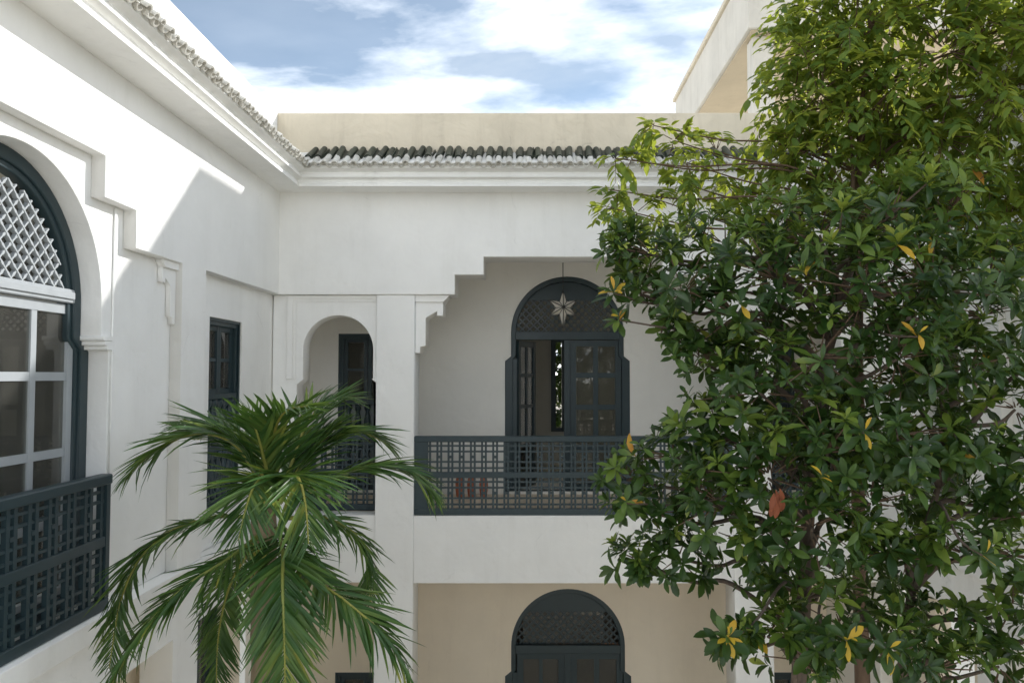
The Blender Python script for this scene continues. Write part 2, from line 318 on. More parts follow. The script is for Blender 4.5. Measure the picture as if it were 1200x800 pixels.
def eaves(root, u0, u1, m0, m1, pmat, t0, t1, p0, p1):
    sweep('cornice', PROFILE, u0, u1, m0, m1, 'white_plaster', root)
    sweep('eaves_bed', [(-.05, 2.42), (.40, 2.383), (.435, 2.40), (.435, 2.41), (.33, 2.455), (-.05, 2.66)], u0, u1, m0, m1, 'mortar', root)
    sl_ = math.atan2(.29, .47)
    k = int((t1 - t0) / .116)
    for i in range(k + 1):
        u = t0 + i * .116
        for me, o, dz, du, nm in ((T_PAN_L, .455, .022, .058, 'pan_tile'), (T_CAP_L, .46, .022, 0, 'cap_tile'), (T_PAN_U, .26, .036, .058, 'pan_tile'), (T_CAP_U, .275, .032, 0, 'cap_tile')):
            t = link(nm, me, None, root)
            z_ = 2.392 + (.40 - o) * math.tan(sl_) + dz
            t.location = (u + du + rt.uniform(-.009, .009), -o + rt.uniform(-.014, .014), Z(z_ + rt.uniform(-.006, .006)))
            t.rotation_euler = (sl_ + rt.uniform(-.03, .03), rt.uniform(-.08, .08), rt.uniform(-.04, .04))
    if p1 > p0: prism('parapet', [rect(p0, p1, Z(2.30), Z(3.14))], .055, .32, pmat, root, .012)
def slab(name, x0, x1, y0, y1, z0, z1, mat, root): return box(name, x0, x1, y0, y1, Z(z0), Z(z1), mat, root)
def room(root, x0, x1, y0, y1, z0, z1, mat='room_plaster', back=True, bright=0):
    """A plain room behind the wall: floor, ceiling, side walls and back wall, open to the front."""
    bm = bmesh.new(); t = .08
    # bright=-1/+1: unseen gap added in that side wall to let daylight in
    for s_, xa, xb in ((-1, x0 - t, x0), (1, x1, x1 + t)):
        if s_ == bright:
            ya, yb = y0 + .25 * (y1 - y0), y0 + .9 * (y1 - y0); za, zb_ = z0 + .3, z1 - .15
            abox(bm, xa, xb, y0, ya, z0, z1); abox(bm, xa, xb, yb, y1, z0, z1); abox(bm, xa, xb, ya, yb, z0, za); abox(bm, xa, xb, ya, yb, zb_, z1)
        else: abox(bm, xa, xb, y0, y1, z0, z1)
    abox(bm, x0 - t, x1 + t, y0, y1, z1 + .002, z1 + t); abox(bm, x0 - t, x1 + t, y0, y1, z0 - t, z0 - .002)
    if back: abox(bm, x0 - t, x1 + t, y1 + .002, y1 + t, z0 - t, z1 + t)
    return part('room', bm, mat, root)

def zig(L, wd, step, amp):
    """Outline of a fretted lattice bar along x."""
    n_ = max(2, int(L / step)); p = []; q = []
    for i in range(n_):
        x0 = -L / 2 + L * i / n_; x1 = x0 + L / n_
        for x, h in ((x0, wd), (x0 + (x1 - x0) * .3, wd), (x0 + (x1 - x0) * .42, wd + amp), (x0 + (x1 - x0) * .58, wd + amp), (x0 + (x1 - x0) * .7, wd)): p.append((x, h / 2)); q.append((x, -h / 2))
    p.append((L / 2, wd / 2)); q.append((L / 2, -wd / 2))
    return q + p[::-1]
def lattice(parent, c, zc, r, z0, y, pitch, wd, mat, fret=False, th=.02):
    d = pitch / math.sqrt(2)
    for s in (1, -1):
        k = int(2.2 * r / d)
        for i in range(-k, k + 1):
            off = (i + .5) * d        # distance of the line from the centre
            # line: point = c + off*nrm + t*dir
            dx, dz = math.cos(PI / 4) , s * math.sin(PI / 4); nx, nz = -dz, dx
            if abs(off) >= r: continue
            h = math.sqrt(r * r - off * off); t0, t1 = -h, h
            base = zc + nz * off      # z at t=0; need base + t*dz >= z0
            lim = (z0 - base) / dz
            if dz > 0: t0 = max(t0, lim)
            else: t1 = min(t1, lim)
            if t1 - t0 < .03: continue
            L = t1 - t0; tm = (t0 + t1) / 2
            y_ = y + (.004 if s > 0 else 0)
            if fret:
                bm = prism_mesh([zig(L, wd, pitch / math.sqrt(2), wd * .7)], -th / 2, th / 2, .001)
                o = part('lattice_bar', bm, mat, parent)
            else:
                o = bar('lattice_bar', -L / 2, L / 2, -th / 2, th / 2, -wd / 2, wd / 2, mat, parent); 
            o.location = (c + nx * off + dx * tm, y_, zc + nz * off + dz * tm); o.rotation_euler = (0, -s * PI / 4, 0)
def leaf_sash(parent, hx, w_, z0, z1, y, ang, cols, rows, mat, low=None, st=.075, bw=.035, th=.045, side=1):
    """A glazed leaf hinged at hx, opening by ang; side=+1 extends to +x of its hinge."""
    rot = Matrix.Translation((hx, y, 0)) @ Matrix.Rotation(ang, 4, 'Z')
    def put(nm, x0, x1, a, b_, m_, y0=-th / 2, y1=th / 2):
        o = bar(nm, min(side * x0, side * x1), max(side * x0, side * x1), y0, y1, a, b_, m_, parent)
        o.matrix_basis = rot @ o.matrix_basis
        return o
    def mt(a): return low if (low and a < low[1]) else mat
    put('stile', 0, st, z0, z1, mat); put('stile', w_ - st, w_, z0, z1, mat)
    put('rail', st, w_ - st, z1 - st, z1, mat, -th / 2 + .003, th / 2 - .003); put('rail', st, w_ - st, z0, z0 + st, mat, -th / 2 + .003, th / 2 - .003)
    xs = [st + (w_ - 2 * st) * i / cols for i in range(cols + 1)]
    for x in xs[1:-1]: put('glazing_bar', x - bw / 2, x + bw / 2, z0 + st, z1 - st, mat, -th / 2 + .006, th / 2 - .006)
    zs = [z0 + st + (z1 - z0 - 2 * st) * i / rows for i in range(rows + 1)] if isinstance(rows, int) else rows
    for z in zs[1:-1]: put('glazing_bar', st, w_ - st, z - bw / 2, z + bw / 2, mat, -th / 2 + .009, th / 2 - .009)
    for a, b_ in zip(zs, zs[1:]):
        for p, q in zip(xs, xs[1:]): put('pane', p + .004, q - .004, a + .004, b_ - .004, 'glass', -.003, .003)
def spindle_row(parent, x0, x1, z0, z1, y, k, mat):
    for i in range(k):
        x = x0 + (x1 - x0) * (i + .5) / k
        bm = bmesh.new(); h = z1 - z0; w_ = (x1 - x0) / k * .36
        tube_into(bm, [(x, y, z0 + h * t) for t in (0, .12, .2, .3, .5, .7, .8, .88, 1)], [w_ * q for q in (.9, .9, .5, .8, 1, .8, .5, .9, .9)], 8)
        part('spindle', bm, mat, parent, smooth=True)
def french_window(root, name, x0, x1, z0, z1, y, mid, label=None, panel='slate_paint'):
    """Tall narrow window: frame, two glazed leaves, spindle guard below."""
    fw = .07
    f = prism(name, [rect(x0, x1, z0, z1), rect(x0 + fw, x1 - fw, z0 + fw, z1 - fw)], y, y + .09, 'slate_paint', root, .008)
    c = (x0 + x1) / 2
    prism('architrave', [rect(x0 - .0, x1 + .0, z0, z1), rect(x0 + .03, x1 - .03, z0 + .03, z1 - .03)], y - .02, y - .002, 'slate_paint', f, .004)
    for hx, s in ((x0 + fw, 1), (x1 - fw, -1)):
        leaf_sash(f, hx, c - x0 - fw - .003, mid, z1 - fw, y + .06, 0, 1, 2, 'slate_paint', st=.05, side=s)
    box('transom', x0 + fw, x1 - fw, y - .01, y + .085, mid - .05, mid, 'slate_paint', f)
    h = (mid - .05 - z0 - fw) / 2
    spindle_row(f, x0 + fw, x1 - fw, mid - .05 - h + .03, mid - .05, y + .04, 5, 'slate_paint')
    box('rail', x0 + fw, x1 - fw, y + .01, y + .07, mid - .05 - h - .03, mid - .05 - h + .03, 'slate_paint', f)
    spindle_row(f, x0 + fw, x1 - fw, z0 + fw, mid - .05 - h - .03, y + .04, 5, 'slate_paint')
    box('backing', x0 + fw, x1 - fw, y + .085, y + .10, z0 + fw, mid - .05, panel, f)
    return f
def corbel(root, x, s, zt, y0, y1, k=1.0):
    """Stepped corbel under a lintel; s=+1 grows towards +x from x."""
    P = [(0, 0), (.42, 0), (.37, -.05), (.335, -.09), (.345, -.10), (.345, -.255), (.27, -.255), (.27, -.20), (.14, -.275), (.13, -.29), (.13, -.63), (.065, -.645), (.06, -.72), (0, -.72)]
    prism('corbel', [[(x + s * a * k, zt + b_ * k) for a, b_ in P]], y0, y1, 'white_plaster', root, .004)
    prism('corbel_moulding', [[(x + s * a * k, zt + b_ * k) for a, b_ in ((0, 0), (.43, 0), (.38, -.055), (.35, -.085), (0, -.085))]], y0 - .025, y0 - .002, 'white_plaster', root, .004)
def railing(name, label, x0, x1, z0, z1, loc, rz, pitch, stile0, stile1, group='openwork balcony railings', th=.05):
    r_ = thing(name, label, 'railing', loc, rz, group)
    z0, z1 = Z(z0), Z(z1); H = z1 - z0; y0, y1 = -th / 2, th / 2; mat = 'slate_paint'
    box('top_rail', x0, x1, y0 - .015, y1 + .015, z1 - .07, z1, mat, r_, .008)
    box('bottom_rail', x0, x1, y0 - .004, y1 + .004, z0, z0 + .075, mat, r_, .006)
    zm = z0 + H * .505
    box('post', x0, x0 + stile0, y0, y1, z0 + .075, z1 - .07, mat, r_); box('post', x1 - stile1, x1, y0, y1, z0 + .075, z1 - .07, mat, r_)
    a, b_ = x0 + stile0, x1 - stile1
    box('middle_rail', a, b_, y0 + .003, y1 - .003, zm - .035, zm + .035, mat, r_, .004)
    n_ = max(2, round((b_ - a) / pitch)); p = (b_ - a) / n_
    for q0, q1 in ((z0 + .075, zm - .035), (zm + .035, z1 - .07)):
        h = q1 - q0
        for fz in (.13, .335, .68, .87):
            bar('lattice_bar', a, b_, -.012, .012, q0 + h * fz - .010, q0 + h * fz + .010, mat, r_)
        for i in range(n_ + 1):
            x = a + i * p
            for s in (-1, 1):
                xx = x + s * p * .17
                if xx < a or xx > b_: continue
                bar('baluster', xx - p * .085, xx + p * .085, -.016, .016, q0, q1, mat, r_)
            # small turned bead where the balusters cross the open middle
            if 0 < i < n_: bar('bead', x - p * .10, x + p * .10, -.02, .02, q0 + h * .46, q0 + h * .54, mat, r_)
    return r_

# ------------------------------------------------------------------ gallery wing (far side)
BW = thing('gallery_wing', 'white two-storey gallery wing with stepped arcade opening and sand parapet', 'building', (0, YB, 0))
CX = .52                                       # axis of the arcade
def mir(x): return 2 * CX - x
P1a, P1b = -1.80, -1.35                        # left pillar
zb = .955
steps = [(XL - .09, zb), (-.875, zb), (-.875, 1.187), (-.535, 1.187), (-.535, 1.40)]
poly = [(XL - .09, 2.2)] + steps + [(mir(x), z) for x, z in steps[::-1]] + [(mir(XL - .09), 2.2)]
prism('wall', [[(x, Z(z)) for x, z in poly]], 0, .5, 'white_plaster', BW, .008)
for a, b_ in ((P1a, P1b), (mir(P1b), mir(P1a))):
    prism('pillar', [rect(a, b_, 0, Z(zb) - .002)], .02, .47, 'white_plaster', BW, .012)
corbel(BW, P1b + .002, 1, Z(zb) - .003, .07, .42, .95); corbel(BW, mir(P1b) - .002, -1, Z(zb) - .003, .07, .42, .95)
# bays beside the pillars: arched panel, railing slot and band
for sgn in (0, 1):
    f_ = (lambda x: x) if not sgn else mir
    c = -2.265; x0, x1 = XL - .09, P1a - .003
    ar = arch(c, Z(.30), .415, .485, Z(-.05), Z(-1.63))
    loop = [(x0, Z(-1.63))] + ar + [(x1, Z(-1.63)), (x1, Z(zb) - .003), (x0, Z(zb) - .003)]
    prism('arched_panel', [[(f_(x), z) for x, z in loop]], .09, .36, 'white_plaster', BW, .008)
    for k, (xx, zz, yy) in enumerate(((-2.80, .905, .065), (-2.765, .875, .078))):
        prism('moulding', [[(f_(x), Z(z)) for x, z in ((x0 + .17, -.04), (xx, -.04), (xx, zz), (x1, zz), (x1, zb - .006), (x0 + .17, zb - .006))]], yy, .088, 'white_plaster', BW, .004)
    for s in (-1, 1):
        a_ = c + s * .40; prism('impost', [[(f_(a_ - s * .0), Z(-.035)), (f_(a_ + s * .10), Z(-.035)), (f_(a_ + s * .10), Z(-.10)), (f_(a_ + s * .075), Z(-.10))]], .075, .088, 'white_plaster', BW, .003)
    prism('band', [rect(*sorted((f_(x0), f_(x1))), Z(-2.41), Z(-1.632))], .06, .36, 'white_plaster', BW, .006)
prism('balcony_front', [rect(P1b + .003, mir(P1b) - .003, Z(-2.41), Z(-1.632))], .024, .36, 'white_plaster', BW, .006)
GY = 1.75                                      # gallery depth
xl, xr = XL - .40, mir(XL - .40)
slab('gallery_floor', xl, xr, .362, GY + .02, -1.88, -1.634, 'floor_tiles', BW)
slab('gallery_ceiling', xl, xr, .502, GY + .02, 1.72, 1.85, 'gallery_plaster', BW)
DC, DR, DH = .535, .787, .87
door_hole = lambda dz: arch(DC, Z(.60 + dz), DR, DH, Z(.27 + dz), Z(-1.60 + dz))
sd_x0, sd_x1 = -2.66, -1.86
small = lambda s: rect(*(sorted((sd_x0, sd_x1)) if not s else sorted((mir(sd_x0), mir(sd_x1)))), Z(-1.58), Z(.585))
prism('gallery_wall', [rect(xl, xr, Z(-1.76), Z(1.80)), door_hole(0), small(0), small(1)], GY, GY + .28, 'gallery_plaster', BW, .006)
LD = -4.31
lowdoor = lambda s: rect(*(sorted((sd_x0, sd_x1 + .05)) if not s else sorted((mir(sd_x0), mir(sd_x1 + .05)))), Z(-5.85), Z(-4.06))
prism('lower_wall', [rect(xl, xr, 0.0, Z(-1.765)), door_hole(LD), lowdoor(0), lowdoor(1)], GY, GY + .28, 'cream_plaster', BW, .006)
# rooms behind
room(BW, -1.1, 2.3, GY + .283, GY + 3.4, Z(-1.6), Z(1.72), back=False, bright=1)
prism('room_wall', [rect(-1.18, 2.38, Z(-1.7), Z(1.8)), rect(.48, .60, Z(-.95), Z(.62))], GY + 3.402, GY + 3.6, 'room_plaster', BW)
prism('window_frame', [rect(.40, .68, Z(-1.01), Z(.68)), rect(.485, .595, Z(-.94), Z(.61))], GY + 3.37, GY + 3.40, 'slate_paint', BW)
room(BW, -1.1, 2.3, GY + .283, GY + 3.4, .05, Z(-1.9), 'shade_plaster')
for s in (0, 1):
    a, b_ = sorted((sd_x0 - .2, sd_x1 + .3)) if not s else sorted((mir(sd_x0 - .2), mir(sd_x1 + .3)))
    room(BW, a, b_, GY + .283, GY + 1.6, Z(-1.6), Z(1.2)); room(BW, a, b_, GY + .283, GY + 1.6, .05, Z(-2.4))
slab('roof', -9, 11, .33, 9.5, 2.30, 2.42, 'mortar', BW)
slab('outer_wall', -9, xl - .003, 1.4, 9.5, -5.9, 2.298, 'white_plaster', BW); slab('outer_wall', xr + .003, 11, 1.4, 9.5, -5.9, 2.298, 'white_plaster', BW)
eaves(BW, XL, mir(XL), 1, -1, 'sand_plaster', XL + .40, mir(XL) - .40, XL - .30, mir(XL) + .30)

def arched_door(root, name, dz, y, opened):
    f = prism(name, [door_hole(dz), arch(DC, Z(.60 + dz), DR - .07, DH - .11, Z(.27 + dz), Z(-1.59 + dz))], y, y + .12, 'slate_paint', root, .008)
    zt = Z(.50 + dz)
    box('transom', DC - DR + .06, DC + DR - .06, y - .015, y + .10, zt, zt + .115, 'slate_paint', f, .006)
    lattice(f, DC, Z(.60 + dz), DR - .065, zt + .115, y + .06, .105, .022, 'slate_paint', th=.018)
    pm = prism('fanlight_arc', [[(DC - (DR - .075) * math.cos(PI * i / 36), Z(.60 + dz) + (DR - .075) * math.sin(PI * i / 36)) for i in range(37) if (DR - .075) * math.sin(PI * i / 36) > .43]], y + .035, y + .075, 'slate_paint', f, .004)
    ztop = zt - .005; zbot = Z(-1.585 + dz); w_ = DH - .115
    prism('jamb', [rect(DC - DH + .11, DC - w_ + .055, zbot, Z(.24 + dz))], y + .005, y + .10, 'slate_paint', f, .004)
    x0 = DC - w_ + .055; wd = DC - .045 - x0
    box('mullion', DC - .045, DC + .035, y + .0, y + .10, zbot, ztop, 'slate_paint', f)
    zs = [Z(q + dz) for q in (-1.5, -1.0, -.44, .005, .43)]
    leaf_sash(f, DC + .038, DC + w_ - DC - .038, zbot, ztop, y + .06, 0, 2, zs, 'slate_paint', st=.085, bw=.07)
    leaf_sash(f, x0, wd, zbot, ztop, y + .10 if opened else y + .06, R(68) if opened else 0, 2, zs, 'slate_paint', st=.085, bw=.05)
    return f
arched_door(BW, 'arched_door', 0, GY + .02, True)
ld = arched_door(BW, 'arched_door', LD, GY + .02, False)
bar('fanlight_pane', DC - .62, DC + .62, GY + .09, GY + .094, Z(.62 + LD), Z(1.10 + LD), 'glass', ld)
for s in (0, 1):
    a, b_ = sorted((sd_x0, sd_x1)) if not s else sorted((mir(sd_x0), mir(sd_x1)))
    french_window(BW, 'panelled_door', a, b_, Z(-1.58), Z(.585), GY + .03, Z(-.35), panel='grey_panel')
    q = sorted((sd_x0, sd_x1 + .05)) if not s else sorted((mir(sd_x0), mir(sd_x1 + .05)))
    french_window(BW, 'panelled_door', q[0], q[1], Z(-5.85), Z(-4.06), GY + .03, Z(-5.0), panel='grey_panel')

# ------------------------------------------------------------------ side wings
def side_wing(label, loc, rz, m, YF):
    full = m > 0                              # only the left wing shows its arched window
    w_ = thing('house_wing', label, 'building', loc, rz)
    U = lambda q: [(m * y, Z(z)) for y, z in q]
    rc = lambda y0, y1, z0, z1: U(rect(y0, y1, z0, z1))
    AC = 4.75
    st_ = [(2 * AC - 6.75, -1.64), (2 * AC - 6.75, zb), (2 * AC - 5.94, zb), (2 * AC - 5.94, 1.24), (2 * AC - 5.49, 1.24), (2 * AC - 5.49, 1.53)]
    near = [(YF, -1.64)] + st_ if full else [(YF, 1.53)]
    poly = [(YF, 2.2)] + near + [(2 * AC - y, z) for y, z in st_[::-1]] + [(7.25, -1.64), (7.25, zb + .005), (YB, zb + .005), (YB, 2.2)]
    prism('wall', [U(poly)], 0, .10, 'white_plaster', w_, .006)
    hole = arch(AC, .49, .92, 1.03, .26, -1.60)
    win = rect(7.60, 8.46, -1.28, .565)
    prism('inner_wall', [rc(YF, YB + .085, -1.64, 2.2)] + ([U(hole)] if full else []) + [U(win)], .102, .36, 'white_plaster', w_, .006)
    prism('gallery_end_wall', [rc(YB + .087, YB + GY - .002, -5.9, 1.9)], .102, .36, 'gallery_plaster', w_, .004)
    # ledge, and the loggia below
    prism('ledge', [rc(YF, YB - .003, -1.79, -1.644)], -.03, .36, 'white_plaster', w_, .008)
    lw = [(YF, -1.793)] + ([(YF, -5.9), (2.75, -5.9), (2.75, -2.2)] if full else [(YF, -2.2)]) + [(6.75, -2.2), (6.75, -5.9), (7.25, -5.9), (7.25, -2.2), (YB - .003, -2.2), (YB - .003, -1.793)]
    prism('lower_wall', [U(lw)], .02, .30, 'white_plaster', w_, .008)
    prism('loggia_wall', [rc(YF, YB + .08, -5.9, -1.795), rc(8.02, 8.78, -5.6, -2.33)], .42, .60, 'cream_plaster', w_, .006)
    # alfiz line and imposts by the arch
    s_y0 = AC + 1.03 + .10
    prism('moulding', [rc(5.80, 5.83, -.9, 1.23)], .085, .10, 'white_plaster', w_, .004)
    for s in ((-1, 1) if full else ()):
        e = AC + s * .92
        for k, (o, zz) in enumerate(((.0, .25), (.025, .215), (.055, .185))):
            prism('impost', [U([(e - s * .012 + s * o, zz), (e + s * .115, zz), (e + s * .115, zz + .032), (e - s * .012 + s * o, zz + .032)])], .075, .30 - .01 * k, 'white_plaster', w_, .003)
    for y_, s in ((6.748, -1), (2 * AC - 6.748, 1))[:2 if full else 1]:
        corbel(w_, m * y_, m * s, Z(zb) - .003, .055, .098, .72)
    eaves(w_, *sorted((m * YF, m * YB)), *((0, -1) if m > 0 else (1, 0)), 'white_plaster', *((YF + .1, YB - .42) if m > 0 else (-YB + .42, -YF - .1)), *((YF, YB + .05) if m > 0 else (0, 0)))
    slab('roof', *sorted((m * YF, m * 9.6)), .33, 5.5, 2.30, 2.42, 'mortar', w_)
    if full: room(w_, *sorted((m * 2.6, m * 6.9)), .363, 4.0, Z(-1.6), Z(1.9), back=False)  # back left open out of view, to brighten the room behind the panes
    room(w_, *sorted((m * 7.3, m * 9.0)), .363, 2.2, Z(-1.6), Z(1.6))
    # arched window
    if full:
        f = prism('arched_window', [U(hole), U(arch(AC, .49, .92 - .09, .925, .26, -1.55))], .245, .35, 'slate_paint', w_, .008)
        prism('inner_frame', [U(arch(AC, .49, .83, .923, .26, -1.55)), U(arch(AC, .49, .785, .885, .26, -1.50))], .262, .345, 'slate_paint', f, .008)
        box('transom', m * AC - .84, m * AC + .84, .245, .33, Z(.505), Z(.60), 'sunlit_slate_paint', f, .006)
        box('transom_moulding', m * AC - .82, m * AC + .82, .232, .243, Z(.53), Z(.58), 'sunlit_slate_paint', f, .004)
        lattice(f, m * AC, Z(.49), .735, Z(.60), .275, .112, .0115, 'sunlit_slate_paint', fret=True, th=.03)
        bar('fanlight_pane', AC - .66, AC + .70, .315, .319, Z(.60), Z(1.20), 'glass', f)
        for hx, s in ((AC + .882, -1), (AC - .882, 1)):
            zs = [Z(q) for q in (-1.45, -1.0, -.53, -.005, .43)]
            leaf_sash(f, hx, .877, Z(-1.52), Z(.495), .30, 0, 2, zs, 'sunlit_slate_paint', st=.065, bw=.058, side=s)
        french_window(w_, 'french_window', 7.60, 8.46, Z(-1.28), Z(.565), .14, Z(-.18))
        dr = french_window(w_, 'panelled_door', 8.02, 8.78, Z(-5.6), Z(-2.33), .46, Z(-4.2))
    return w_
LW = side_wing('white wing with sunlit stepped panel around a large arched window', (XL, 0, 0), R(90), 1, 2.2)
RW = side_wing('white wing mostly hidden behind the big leafy tree', (mir(XL), 0, 0), R(-90), -1, 4.6)
FW = thing('house_wing', 'low white wing with a roof terrace facing the gallery', 'building', (0, .35, 0), R(180))
prism('wall', [rect(-mir(XL) + .01, -XL - .01, 0, EYE - 1.66)], 0, .3, 'white_plaster', FW)
box('terrace_floor', -mir(XL) + .01, -XL - .01, .303, 9.0, EYE - 1.9, EYE - 1.63, 'floor_tiles', FW)

# ------------------------------------------------------------------ roof pavilion
PV = thing('roof_pavilion', 'pale flat-roofed pavilion standing on the roof above the gallery', 'building', (0, 0, 0))
box('fascia', 3.2, 8.2, 11.41, 17.2, Z(5.06), Z(5.98), 'worn_plaster', PV, .01)
box('coping', 3.15, 8.25, 11.36, 17.25, Z(5.982), Z(6.07), 'sand_plaster', PV, .01)
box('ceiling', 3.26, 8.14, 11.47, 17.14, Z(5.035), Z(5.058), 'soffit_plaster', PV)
for x, y in ((3.32, 11.62), (7.6, 11.62), (3.32, 16.7), (7.6, 16.7)):
    box('pillar', x, x + .32, y, y + .32, Z(2.42), Z(5.033), 'worn_plaster', PV, .01)

# ------------------------------------------------------------------ railings
railing('balcony_railing', 'long dark slate openwork railing between the gallery pillars', P1b + .003, mir(P1b) - .003, -1.628, -.708, (0, YB + .07, 0), 0, .13, .16, .16)
railing('balcony_railing', 'short dark slate railing in the small arch left of the pillar, behind the palm', XL + .13, P1a - .003, -1.628, -.708, (0, YB + .41, 0), 0, .13, .06, .06)
railing('balcony_railing', 'short dark slate railing in the small arch hidden behind the tree', mir(P1a) + .003, mir(XL) - .13, -1.628, -.708, (0, YB + .41, 0), 0, .13, .06, .06)
railing('balcony_railing', 'dark slate openwork railing below the sunlit arched window', 4.75 - .96, 4.75 + .955, -1.638, -.695, (XL - .055, 0, 0), R(90), .20, .05, .05, th=.06)

# ------------------------------------------------------------------ small things
# star lantern
ST = thing('star_lantern', 'pointed glass star lantern hanging in front of the arched door', 'lantern', (.447, 10.45, Z(.89)))
bm = bmesh.new(); edges = []
outer = [.225, .215, .20, .265, .20, .215]
ring = []
for i in range(12):
    t = PI / 2 + i * PI / 6; r_ = outer[i // 2] if i % 2 == 0 else .095
    ring.append(Vector((r_ * math.cos(t), 0, r_ * math.sin(t))))
vs = [bm.verts.new(p) for p in ring]; ca = bm.verts.new((0, -.13, 0)); cb = bm.verts.new((0, .13, 0))
for i in range(12):
    bm.faces.new((vs[i], vs[(i + 1) % 12], ca)); bm.faces.new((vs[(i + 1) % 12], vs[i], cb))
gb = part('glass_body', bm, 'lantern_glass', ST)
bm = bmesh.new()
for i in range(12):
    tube_into(bm, [ring[i], ring[(i + 1) % 12]], .006, 5); tube_into(bm, [ring[i], (0, -.13, 0)], .006, 5); tube_into(bm, [ring[i], (0, .13, 0)], .006, 5)
part('metal_edges', bm, 'iron', ST)
bm = bmesh.new(); tube_into(bm, [(0, 0, .225), (0, 0, .83)], .006, 6); part('hanging_rod', bm, 'iron', ST)
bm = bmesh.new(); tube_into(bm, [(0, 0, .80), (0, 0, .83)], [.04, .05], 10); part('ceiling_rose', bm, 'iron', ST)
# jars seen through the railing
def jar(x, y, label, h=.30):
    bm = bmesh.new(); prof = [(0, .035), (.02, .045), (.10, .056), (.18, .058), (.24, .046), (.27, .034), (.30, .042)]
    tube_into(bm, [(0, 0, z * h / .3) for z, _ in prof], [q for _, q in prof], 14)
    j = part('terracotta_jar', bm, 'terracotta', None, smooth=True); j.location = (x, y, Z(-1.632)); tag(j, label, 'jar', 'terracotta jars on the gallery floor')
jar(-.93, 10.75, 'slim terracotta jar behind the railing, nearest the pillar', .33)
jar(-.775, 10.78, 'slim terracotta jar behind the railing, middle of three', .31)
jar(-.61, 10.75, 'slim terracotta jar behind the railing, nearest the arched door', .32)
# curtain in the narrow window
bm = bmesh.new(); n_ = 24
cols_ = [(bm.verts.new((XL - .30 - .02 * math.sin(i * 1.3), 8.10 + .24 * i / n_, Z(-.2))), bm.verts.new((XL - .30 - .02 * math.sin(i * 1.3 + .2), 8.10 + .24 * i / n_, Z(.5)))) for i in range(n_ + 1)]
for a, b_ in zip(cols_, cols_[1:]): bm.faces.new((a[0], b_[0], b_[1], a[1]))
bmesh.ops.solidify(bm, geom=bm.faces[:], thickness=.004)
tag(part('curtain', bm, 'curtain_cloth', None, smooth=True), 'beige curtain hanging inside the narrow slate window', 'curtain')
# lamps inside the lower room
def lamp(x, y, z, label):
    t = thing('pendant_lamp', label, 'lamp', (x, y, z), 0, 'small glowing pendant lamps behind the lower fanlight')
    bm = bmesh.new(); bmesh.ops.create_uvsphere(bm, u_segments=12, v_segments=8, radius=.028); part('bulb', bm, 'bulb', t, smooth=True)
    bm = bmesh.new(); tube_into(bm, [(0, 0, .025), (0, 0, .06)], [.022, .018], 10); part('socket', bm, 'iron', t)
    bm = bmesh.new(); tube_into(bm, [(0, 0, .06), (0, 0, Z(-1.905) - z)], .004, 6); part('cord', bm, 'iron', t)
lamp(.50, 12.2, 2.72, 'glowing pendant bulb near the top of the lower arched fanlight')
lamp(1.20, 12.2, 2.58, 'glowing pendant bulb at the right edge of the lower fanlight')

# ------------------------------------------------------------------ foliage
def leaf_template(rows, fold, droop):
    """Leaf blade of length 1 along +y: three verts per row, folded along the midrib."""
    V = []; Fc = []
    for t, h in rows:
        zz = -droop * t * t
        if h < .01: V.append((0, t, zz))
        else: V += [(-h, t, zz + fold * h), (0, t, zz), (h, t, zz + fold * h)]
    i = 0; idx = []
    for t, h in rows:
        if h < .01: idx.append((i,)); i += 1
        else: idx.append((i, i + 1, i + 2)); i += 3
    for a, b in zip(idx, idx[1:]):
        if len(a) == 1 and len(b) == 3: Fc += [(a[0], b[1], b[0]), (a[0], b[2], b[1])]
        elif len(b) == 1: Fc += [(a[0], a[1], b[0]), (a[1], a[2], b[0])]
        else: Fc += [(a[0], a[1], b[1], b[0]), (a[1], a[2], b[2], b[1])]
    return np.array(V, float), Fc
BROAD = [leaf_template([(0, 0), (.18, .07), (.42, .16), (.68, .185), (.88, .11), (1, 0)], .35, d) for d in (.05, .2, .38)]
SMALL = [leaf_template([(0, 0), (.25, .16), (.6, .20), (1, 0)], .3, d) for d in (.1, .35)]
BLADE = [leaf_template([(0, .018), (.2, .034), (.5, .034), (.8, .020), (1, 0)], .5, d) for d in (.04, .15, .30, .50)]
def joined(name, tmpls, items, mat, parent):
    """items: (template index, 4x4 matrix). One mesh, every leaf an island."""
    vs, fs, base = [], [], 0
    for k, mt in items:
        V, Fc = tmpls[k]; mm = np.array(mt)
        vs.append(V @ mm[:3, :3].T + mm[:3, 3])
        fs += [tuple(i + base for i in f) for f in Fc]; base += len(V)
    me = bpy.data.meshes.new(name); me.from_pydata(np.concatenate(vs).tolist(), [], fs); me.update()
    for p in me.polygons: p.use_smooth = True
    return link(name, me, mat, parent)
_leaf_mesh = {}
def single(name, tmpls, k, mt, mat, parent):
    key = (id(tmpls), k, mat)
    if key not in _leaf_mesh:
        me = bpy.data.meshes.new(name); V, Fc = tmpls[k]; me.from_pydata(V.tolist(), [], Fc); me.update(); me.materials.append(M[mat])
        for p in me.polygons: p.use_smooth = True
        _leaf_mesh[key] = me
    o = link(name, _leaf_mesh[key], None, parent); o.matrix_basis = mt; return o
def frame(d, up, p, s, roll=0.0, sx=1.0):
    """Matrix with +y along d and +z near up."""
    d = Vector(d).normalized(); x = d.cross(Vector(up))
    if x.length < 1e-4: x = d.cross(Vector((1, 0, .2)))
    x.normalize(); z = x.cross(d)
    m_ = Matrix((x * s * sx, d * s, z * s)).transposed().to_4x4()
    if roll: m_ = m_ @ Matrix.Rotation(roll, 4, 'Y')
    m_.translation = p; return m_
